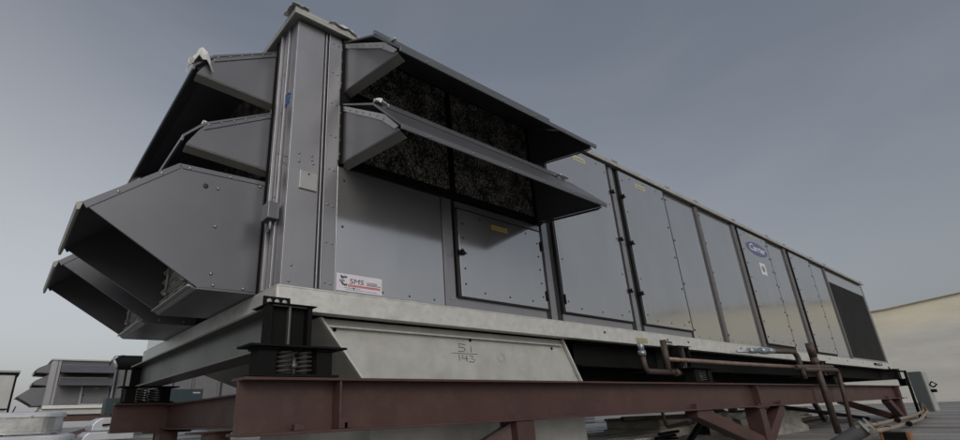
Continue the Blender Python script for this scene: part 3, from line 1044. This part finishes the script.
# ------------------------------------------------------------------ red steel stand
def red_stand():
    t = thing('steel_stand', 'red primer steel stand carrying the large near rooftop unit', 'steel stand', (0, 0, GZ))
    z0, z1 = -.800-GZ, -.537-GZ
    for y in (-.22, 3.10):
        b = MB().ibeam_x(-.27, 14.6, y, z0, z1, .18, .014, .012)
        b.build('main_beam', RED, t, .002)
        for x in (.245, 5.98, 13.9):
            b = MB().box(x-.006, x+.006, y-.088, y+.088, z0+.015, z1-.015)
            b.build('stiffener', RED, t, .002)
    for x, y, h in ((.02, -.27, .03), (.30, -.26, .03), (.27, -.26, .05), (5.9, -.28, .02)):
        b = MB().box(x-.02, x+.03, y-.03, y+.01, z0+.015, z0+.015+h)
        b.build('beam_clip', RED, t, .002)
    for x in (.22, 5.98, 13.9):
        b = MB().ibeam_y(-.205, 3.085, x, z0+.016, z1-.016, .13, .012, .010)
        b.build('cross_beam', RED, t, .002)
    for x, y in ((5.98, -.22), (13.9, -.22), (.22, 3.05), (.22, 1.55), (5.98, 3.10), (13.9, 3.10)):
        b = MB().box(x-.085, x+.085, y-.085, y+.085, .012, z0-.014)
        b.box(x-.16, x+.16, y-.13, y+.13, 0, .012)
        b.box(x-.20, x+.20, y-.10, y+.10, z0-.014, z0-.001)
        b.build('column', RED, t, .004)
    for a, c in (((4.32, -.22, z0), (5.88, -.22, .03)), ((6.78, -.22, z0), (6.12, -.22, .06)),
                 ((4.32, 3.1, z0), (5.88, 3.1, .05)), ((6.78, 3.1, z0), (6.12, 3.1, .06)),
                 ((12.9, -.22, z0), (13.8, -.22, .05)), ((12.6, 3.1, z0), (13.8, 3.1, .05)),
                 ((13.9, .8, z0), (13.9, -.1, .05)), ((13.9, 2.2, z0), (13.9, 3.0, .05))):
        b = MB().strut(a, c, .13, 0, .13); b.build('brace', RED, t, .004)
    # knee on the near side
    b = MB().box(1.60, 1.78, -.30, -.14, z0-.16, z0-.001); b.build('gusset', RED, t, .004)
    b = MB().strut((1.66, -.22, z0-.06), (1.05, .15, -.02), .10, 0, .13); b.build('brace', RED, t, .004)
    return t


red_stand()

# ------------------------------------------------------------------ piping on the long side
t = thing('drain_piping', 'brown copper drain piping along the near long side of the unit', 'piping', (0, -.14, GZ))
def pz(pts): return [(p[0], p[1]+.14, p[2]-GZ) for p in pts]
Y = -.14
b = MB().tube(pz(fillet([(3.71, Y, -.27), (3.72, Y, -.425), (4.40, Y, -.425)], .07)), .028, 12)
b.tube(pz([(4.19, Y, -.10), (4.175, Y, -.425)]), .033, 12)
b.tube(pz([(4.30, Y, -.425), (4.42, Y, -.425)]), .038, 12)
b.build('trap', COPPER, t)
b = MB().tube(pz([(3.71, Y, -.15), (3.71, Y, -.23)]), .030, 12)
b.tube(pz([(3.71, Y, -.23), (3.71, Y, -.275)]), .043, 6)
b.build('union_fitting', BLUEF, t)
b = MB().tube(pz(fillet([(4.21, Y, -.292), (5.6, -.2, -.30), (7.5, -.37, -.314)], .5)), .023, 12); b.build('long_pipe', mat('worn_copper', (.20, .14, .115), .5, .3, .3, 9, .001, 60), t)
b = MB().tube(pz([(6.2, -.10, -.125), (7.0, -.22, -.105)]), .036, 12, rs=[.013, .026])
for a0, a1, r in ((.0, .25, .036), (.42, .70, .043), (.74, 1.0, .034)):
    P0, P1 = Vector((6.45, -.16, -.112)), Vector((7.1, -.26, -.10))
    b.tube(pz([P0.lerp(P1, a0), P0.lerp(P1, a1)]), r, 8)
b.build('union_fitting', BLUEF, t)
b = MB().tube(pz(fillet([(7.05, -.25, -.10), (7.55, -.38, -.105), (7.58, -.38, -.315), (7.61, -.38, -.47)], .12)), .034, 12)
b.tube(pz([(7.34, -.38, -.318), (9.10, -.38, -.276)]), .035, 12)
b.build('drain_elbow', COPPER, t)
b = MB().tube(pz([(8.24, -.39, .05), (8.36, -.39, GZ)]), .045, 14)
b.tube(pz([(8.24, -.39, .055), (8.262, -.39, -.15)]), .054, 14)
b.tube(pz([(8.268, -.39, -.19), (8.275, -.39, -.25)]), .056, 14)
b.build('standpipe', COPPER, t)
b = MB().tube(pz(fillet([(7.6, -.40, -.345), (9.30, -.40, -.318), (9.08, -.40, GZ)], .13)), .031, 12); b.build('return_pipe', COPPER, t)

# ------------------------------------------------------------------ far end: switch box and ground lines
t = thing('disconnect_switch', 'grey metal switch box on a post beyond the far end of the unit', 'switch box', (14.6, -.55, GZ))
b = MB().box(0, .55, -.12, .10, .13, .96, 0); b.build('enclosure', BOXM, t, .006)
b = MB().box(.01, .54, -.145, -.121, .14, .95, 0); b.build('cover', BOXL, t, .004)
b = MB().tube([(.3, -.15, .55), (.3, -.24, .55)], .035, 10); b.tube([(.34, -.2, .62), (.34, -.27, .68), (.34, -.2, .74), (.34, -.15, .68), (.34, -.2, .62)], .018, 6)
b.build('handle', BLACK, t)
b = MB().tube([(.02, .15, 0), (.0, .13, 1.0)], .028, 8); b.tube([(0, .13, .98), (.4, .5, 1.03)], .018, 8); b.tube([(.02, .07, .0), (.02, .03, .3)], .02, 8)
b.build('post', BLACK, t)

t = thing('conduit_run', 'two copper lines leaving a grey conduit sleeve on the roof deck', 'conduit', (7.0, -1.05, GZ))
b = MB()
c0, c1 = Vector((-.55, .50, -.17)), Vector((-.42, -.06, .165))
ax = (c1-c0).normalized()
sd1 = ax.cross(Vector((0, 0, 1))).normalized(); sd2 = sd1.cross(ax)
ro = rad(0)
e1, e2 = sd1*math.cos(ro)-sd2*math.sin(ro), sd2*math.cos(ro)+sd1*math.sin(ro)
def sect(c, w, h): return [c+e1*w*math.cos(a)*(1 if abs(math.cos(a)) > .1 else 1)+e2*h*math.sin(a) for a in [i*math.pi/10 for i in range(20)]]
b.loft(sect(c0, .095, .075), sect(c1, .095, .075), 0)
b.build('sleeve', SLATE, t)
b = MB()
b.loft(sect(c1-ax*.03, .115, .09), sect(c1, .115, .09)); b.loft(sect(c1+ax*.03, .113, .088), sect(c1+ax*.05, .113, .088)); b.loft(sect(c1+ax*.0505, .095, .072), sect(c1+ax*.0535, .095, .072), 1)
b.build('rim', [BOXL, LINER], t)
for dy, dz in ((-.05, -.03), (.06, .02)):
    b = MB().tube([(c1.x-.1, c1.y+dy, .15+dz), (.8, .0+dy, .13+dz), (4.3, .22+dy, .11+dz), (7.4, .50+dy*.6, .14), (7.6, .55, .30)], .026, 10)
    for x in (.55, 1.9):
        b.tube([(x, .0+dy, .135+dz), (x+.08, .005+dy, .135+dz)], .036, 10, 1)
    b.build('copper_line', [COPPERL, BLACK], t)
t = thing('support_block', 'black rubber support block with orange strips under the copper lines', 'pipe support', (7.15, -1.235, GZ))
b = MB().box(-.08, .08, -.10, .10, 0, .085); b.build('block', LINER, t, .006)
for y in (-.137, .104):
    b = MB().box(-.08, .08, y, y+.033, 0, .088); b.build('strip', ORANGE, t, .004)

o = MB().tube([(8.6, .65, -.78), (13.6, .3, -1.18)], .035, 8).build('black_pipe', BLACK)
tag(o, 'thin black pipe sloping down to the deck behind the standpipe', 'pipe')
o = MB().tube([(7.5, .75, GZ+.05), (15, 1.4, GZ+.05)], .05, 8).build('ground_pipe', COPPER)
tag(o, 'rusty pipe lying on the deck behind the standpipe foot', 'pipe')

for k, (a, c, lb) in enumerate((((12.2, .9, -.56), (12.9, .9, GZ), 'left of the three thin rusty legs under the far end'),
                              ((13.0, 1.1, -.56), (13.6, 1.1, GZ), 'middle of the three thin rusty legs under the far end'),
                              ((14.0, 1.4, -.50), (14.9, 1.4, GZ), 'right of the three thin rusty legs under the far end'))):
    o = MB().strut(a, c, .07).build('pipe_leg', COPPER)
    tag(o, lb, 'pipe leg', 'thin legs under the far end')
# concrete block and low walls under the stand
rnd = random.Random(3)
b = MB()
N = 7
def jag(x): return x + rnd.uniform(-.05, .05)
prof = [(7.85, 0), (7.8, .23), (7.95, .27), (8.35, .30), (8.9, .31), (9.05, .25), (9.12, .12), (9.3, .06), (9.35, 0)]
rows = []
for j in range(N+1):
    y = .25+.9*j/N
    rows.append([(jag(p[0]), y+rnd.uniform(-.03, .03), GZ+(max(0, p[1]+rnd.uniform(-.03, .03)) if p[1] > 0 else 0)) for p in prof])
n = len(prof)
b.add([p for r in rows for p in r], [(j*n+i, j*n+i+1, (j+1)*n+i+1, (j+1)*n+i) for j in range(N) for i in range(n-1)] + [list(range(n)), [N*n+i for i in range(n-1, -1, -1)]])
tag(b.build('concrete_block', CONC), 'broken concrete block behind the middle red column', 'concrete block')

t = thing('timber_curb', 'weathered grey stepped curb behind the red braces', 'curb', (10, 1.55, GZ))
b = MB().box(-3.0, 4.5, 0, 1.0, 0, .12); b.build('lower_course', WOODY, t, .01)
b = MB().box(-2.9, 4.5, .05, 1.0, .122, .245); b.build('middle_course', WOODY, t, .01)
b = MB().box(-2.95, 4.4, .02, 1.0, .247, .285); b.build('top_board', CONC, t, .008)

t = thing('board_walk', 'white weathered boards laid on the deck behind the duct', 'walkway', (5.6, 1.2, GZ))
rw = random.Random(9)
b = MB()
y = 0
while y < 4.6:
    w = rw.uniform(.15, .19)
    x1 = 1.35 if y < 1.5 else 6.2
    b.box(rw.uniform(-.05, .05), x1+rw.uniform(-.03, .06), y, y+w, .03, .055+rw.uniform(0, .012)); y += w+.03
b.build('boards', BOARD, t, .003)
for x in (.2, 1.1):
    b = MB().box(x, x+.1, 0, 4.6, 0, .029); b.build('bearer', LINER, t)

t = thing('slatted_cabinet', 'low white cabinet with horizontal slats beyond the boards', 'equipment cabinet', (9.0, 7.5, GZ))
b = MB().box(0, 5.2, 0, 1, 0, .55); b.build('cabinet', FARW, t)
b = MB()
for i in range(5):
    z = .02+i*.10
    b.prism([(-.004, z), (-.03, z+.01), (-.03, z+.07), (-.004, z+.09)], 'x', .01, 5.19)
b.build('slat', FARW, t, .003)
o = MB().tube(fillet([(5.55, 1.3, -.90), (8.0, 1.3, -.93)], .1), .03, 8).build('copper_pipe', COPPER)
tag(o, 'thin copper pipe running level in front of the slatted cabinet', 'pipe')
o = MB().tube(fillet([(5.9, .9, -.80), (5.95, .9, -1.02), (6.7, .95, -1.0)], .05), .022, 8).tube([(6.7, .95, -1.03), (6.7, .95, -.97)], .03, 8).tube([(6.72, .95, -1.0), (6.9, .96, -1.0)], .025, 8).build('valve_pipe', COPPER)
tag(o, 'bent copper pipe with a valve hanging under the red beam', 'pipe')
o = MB().strut((6.9, .7, -.82), (5.7, .55, -1.22), .05).build('black_strut', BLACK)
tag(o, 'thin black strut leaning under the red beam', 'strut')
o = MB().strut((5.9, 1.0, -1.11), (6.55, 1.05, -1.10), .035).strut((5.85, 1.03, -1.16), (6.5, 1.08, -1.15), .035).build('black_bars', BLACK)
tag(o, 'pair of short black bars lying on the white boards', 'bars')

# ------------------------------------------------------------------ background on the left: a second unit like the first
KEEP = ('cabinet_body', 'base_rail', 'roof_cap', 'corner_post', 'side_panel', 'access_door', 'door_frame', 'frame_strip', 'door_sill', 'mullion_bar',
        'filter_frame', 'filter_screen', 'end_frame', 'end_panel', 'intake_hood', 'exhaust_hood', 'rear_panel', 'end_post', 'warning_label', 'coil_guard')
u2 = unit.copy()
COL.objects.link(u2)
u2.location = (.5, 26.5, .2)
u2['label'] = 'distant grey rooftop air unit with stacked hoods, seen small at the left'
for ch in list(unit.children):
    if ch.name.split('.')[0] not in KEEP: continue
    c = ch.copy(); COL.objects.link(c); c.parent = u2
    if ch.name.split('.')[0] in ('side_panel', 'access_door'):      # panels coloured darker in place of dim reflections
        c.material_slots[0].link = 'OBJECT'
        c.material_slots[0].material = DIMP
    for gch in ch.children:
        d = gch.copy(); COL.objects.link(d); d.parent = c
unit['group'] = u2['group'] = 'grey rooftop units'

t = thing('steel_stand', 'distant red steel stand under the small unit at the left', 'steel stand', (.5, 26.5, GZ))
b = MB().ibeam_x(-.3, 14, -.2, .72, 1.02, .2, .02, .015); b.build('main_beam', RED, t)
b = MB().box(-.1, 14, .1, 3.4, 1.024, 1.27); b.build('base_curb', FARW, t)
for x in (.6, 5, 10):
    b = MB().box(x-.1, x+.1, -.3, -.1, 0, .72); b.build('column', RED, t)
b = MB().strut((3.2, -.2, .75), (1.0, -.2, .1), .16); b.build('brace', RED, t)

t = thing('equipment_enclosure', 'pale panelled enclosure at the left edge beyond the distant unit', 'enclosure', (-4.6, 33, GZ))
b = MB().box(0, 4.0, 0, 3, 1.5, 3.2); b.build('panel', FARW, t, .02)
b = MB().box(-.1, 4.15, -.1, 3.1, 3.32, 3.42); b.box(-.05, 4.1, -.05, 3.05, 3.2, 3.26, 1); b.build('roof_edge', [FARG, BLACK], t)
b = MB().box(0, 4.0, -.05, 0, 1.45, 1.5); b.box(3.96, 4.06, -.06, -.0, 0, 3.2); b.strut((3.9, -.1, 0), (4.3, -.1, 1.6), .06)
for i in range(6): b.box(0, 4, -.02, -.01, .2+i*.2, .23+i*.2)
b.build('frame', BLACK, t)
b = MB().box(0.1, 3.9, .05, 2.9, 0, 1.44); b.build('base', FARW, t)

# insulated ducts, left foreground distance
def jacket_plan(x0, x1, y0, y1, r):
    return [(x0, y0)] + [(x1-r+r*math.cos(a), y0+r+r*math.sin(a)) for a in [-math.pi/2+i*math.pi/16 for i in range(9)]] + [(x1, y1), (x0, y1)]


def jacketed(label, loc, x1, z0, z1, zl, m):
    t = thing('insulated_duct', label, 'duct', loc)
    b = MB().prism(jacket_plan(0, x1-.02, .02, 1.3, .30), 'z', z0, zl); b.build('jacket', m, t)
    b = MB()
    a0 = [(p[0], p[1], zl) for p in jacket_plan(0, x1+.01, -.01, 1.3, .31)]
    a1 = [(p[0], p[1], z1-.035) for p in jacket_plan(0, x1+.01, -.01, 1.3, .31)]
    a2 = [(p[0], p[1], z1-.010) for p in jacket_plan(0, x1-.005, .005, 1.3, .31)]
    a3 = [(p[0], p[1], z1) for p in jacket_plan(0, x1-.04, .04, 1.3, .30)]
    b.loft(a0, a1); b.loft([(p[0], p[1], p[2]+.0005) for p in a1], a2); b.loft([(p[0], p[1], p[2]+.0005) for p in a2], a3)
    for f in range(len(b.sm)): b.sm[f] = False
    b.build('lid', ALUB, t)
    b = MB()
    b.prism(jacket_plan(0, x1-.012, .012, 1.2, .30), 'z', z0+.035, z0+.045)
    for x in (.9, 1.5): b.box(x, x+.006, .012, .019, z0+.05, zl-.002)
    for x in (1.1, 1.95): b.dot((x, -.012, zl+.01), (0, -1, 0), .018)
    b.build('seam', PLATE, t)
    return t


jacketed('upper aluminium jacketed duct with rounded corner, left edge', (-2.6, 8, GZ), 2.43, .41, .74, .66, ALU)
jacketed('lower aluminium jacketed duct with rounded end, bottom left corner', (-2.6, 7.7, GZ), 2.58, 0.0, .385, .30, ALU)

t = thing('duct_elbow', 'white segmented duct elbow left of the far red beam end', 'duct', (.1, 8.0, GZ))
b = MB()
pr = [(.10, .41), (.10, .50), (.16, .58), (.24, .62), (.75, .62), (.75, .41)]
b.prism(pr, 'y', 0, .8); b.build('upper_segment', ALUB, t, .015)
b = MB().prism([(-.02, .26), (.0, .33), (.07, .395), (.75, .395), (.75, .26)], 'y', -.05, .8); b.build('lower_segment', ALUB, t, .015)
b = MB().box(.08, .7, 0, .7, 0, .255); b.build('base', CONC, t)
b = MB().strut((.25, -.02, .50), (.72, -.02, .53), .03); b.build('handle', BLACK, t)

t = thing('exhaust_stack', 'black horizontal cylinder on thin legs left of the near unit', 'exhaust pipe', (.55, 9, GZ))
b = MB().tube([(-.02, 0, 1.62), (.05, 0, 1.64), (1.6, 0, 1.66)], .14, 16, rs=[.10, .14, .14]); b.build('barrel', BLACK, t)
b = MB().tube([(-.06, 0, 1.60), (-.02, 0, 1.62)], .11, 12); b.build('end_cap', PLATE, t)
for x in (.18, .30):
    b = MB().tube([(x, 0, 0), (x, 0, 1.55)], .022, 6); b.build('leg', BLACK, t)
b = MB().box(.15, .33, -.02, .02, .6, .63); b.box(.15, .33, -.02, .02, 1.1, 1.13); b.build('rung', BLACK, t)
b = MB().tube([(-.13, 0, 1.58), (-.06, 0, 1.75), (.1, 0, 1.78)], .01, 5); b.build('wire', BLACK, t)

t = thing('control_box', 'dark teal cabinet with a small label between the far beams', 'cabinet', (2.0, 12, GZ))
b = MB().box(0, 1.1, 0, .6, .95, 1.31); b.build('cabinet', TEAL, t, .01)
b = MB().box(.45, 1.08, -.02, -.001, .97, 1.28); b.build('door', TEAL, t, .006)
b = MB().box(.84, 1.02, -.024, -.0205, 1.20, 1.23); b.build('label_plate', FARW, t)
b = MB().box(.1, .18, .2, .3, 0, .95); b.box(.9, .98, .2, .3, 0, .95); b.build('leg', BLACK, t)
o = MB().box(.55, .95, 9.5, 9.9, -.52, -.22).box(.7, .76, 9.65, 9.7, GZ, -.52).build('control_box', TEAL)
tag(o, 'small dark teal box by the far red beam end', 'cabinet')

t = thing('cooling_unit', 'pale grey flat equipment housing far beyond the cross beam', 'equipment', (8, 42, GZ))
b = MB().box(0, 3, 0, 4, 0, 3.75); b.build('housing', FARW, t, .03)
b = MB().box(3.02, 7, 0, 4, 0, 3.85); b.build('side_housing', FARG, t, .03)
b = MB().box(-.1, 7.1, -.1, 4.1, 3.86, 3.95); b.build('top', FARG, t)
t = thing('slatted_cabinet', 'pale blue slatted cabinet on the deck under the cross beam', 'equipment cabinet', (.95, 6, GZ))
b = MB().box(0, .55, 0, .5, 0, .36); b.build('cabinet', ALUB, t)
b = MB()
for i in range(6): b.box(.0, .55, -.02, -.001, .03+i*.058, .06+i*.058)
b.build('slat', ALUB, t, .004)
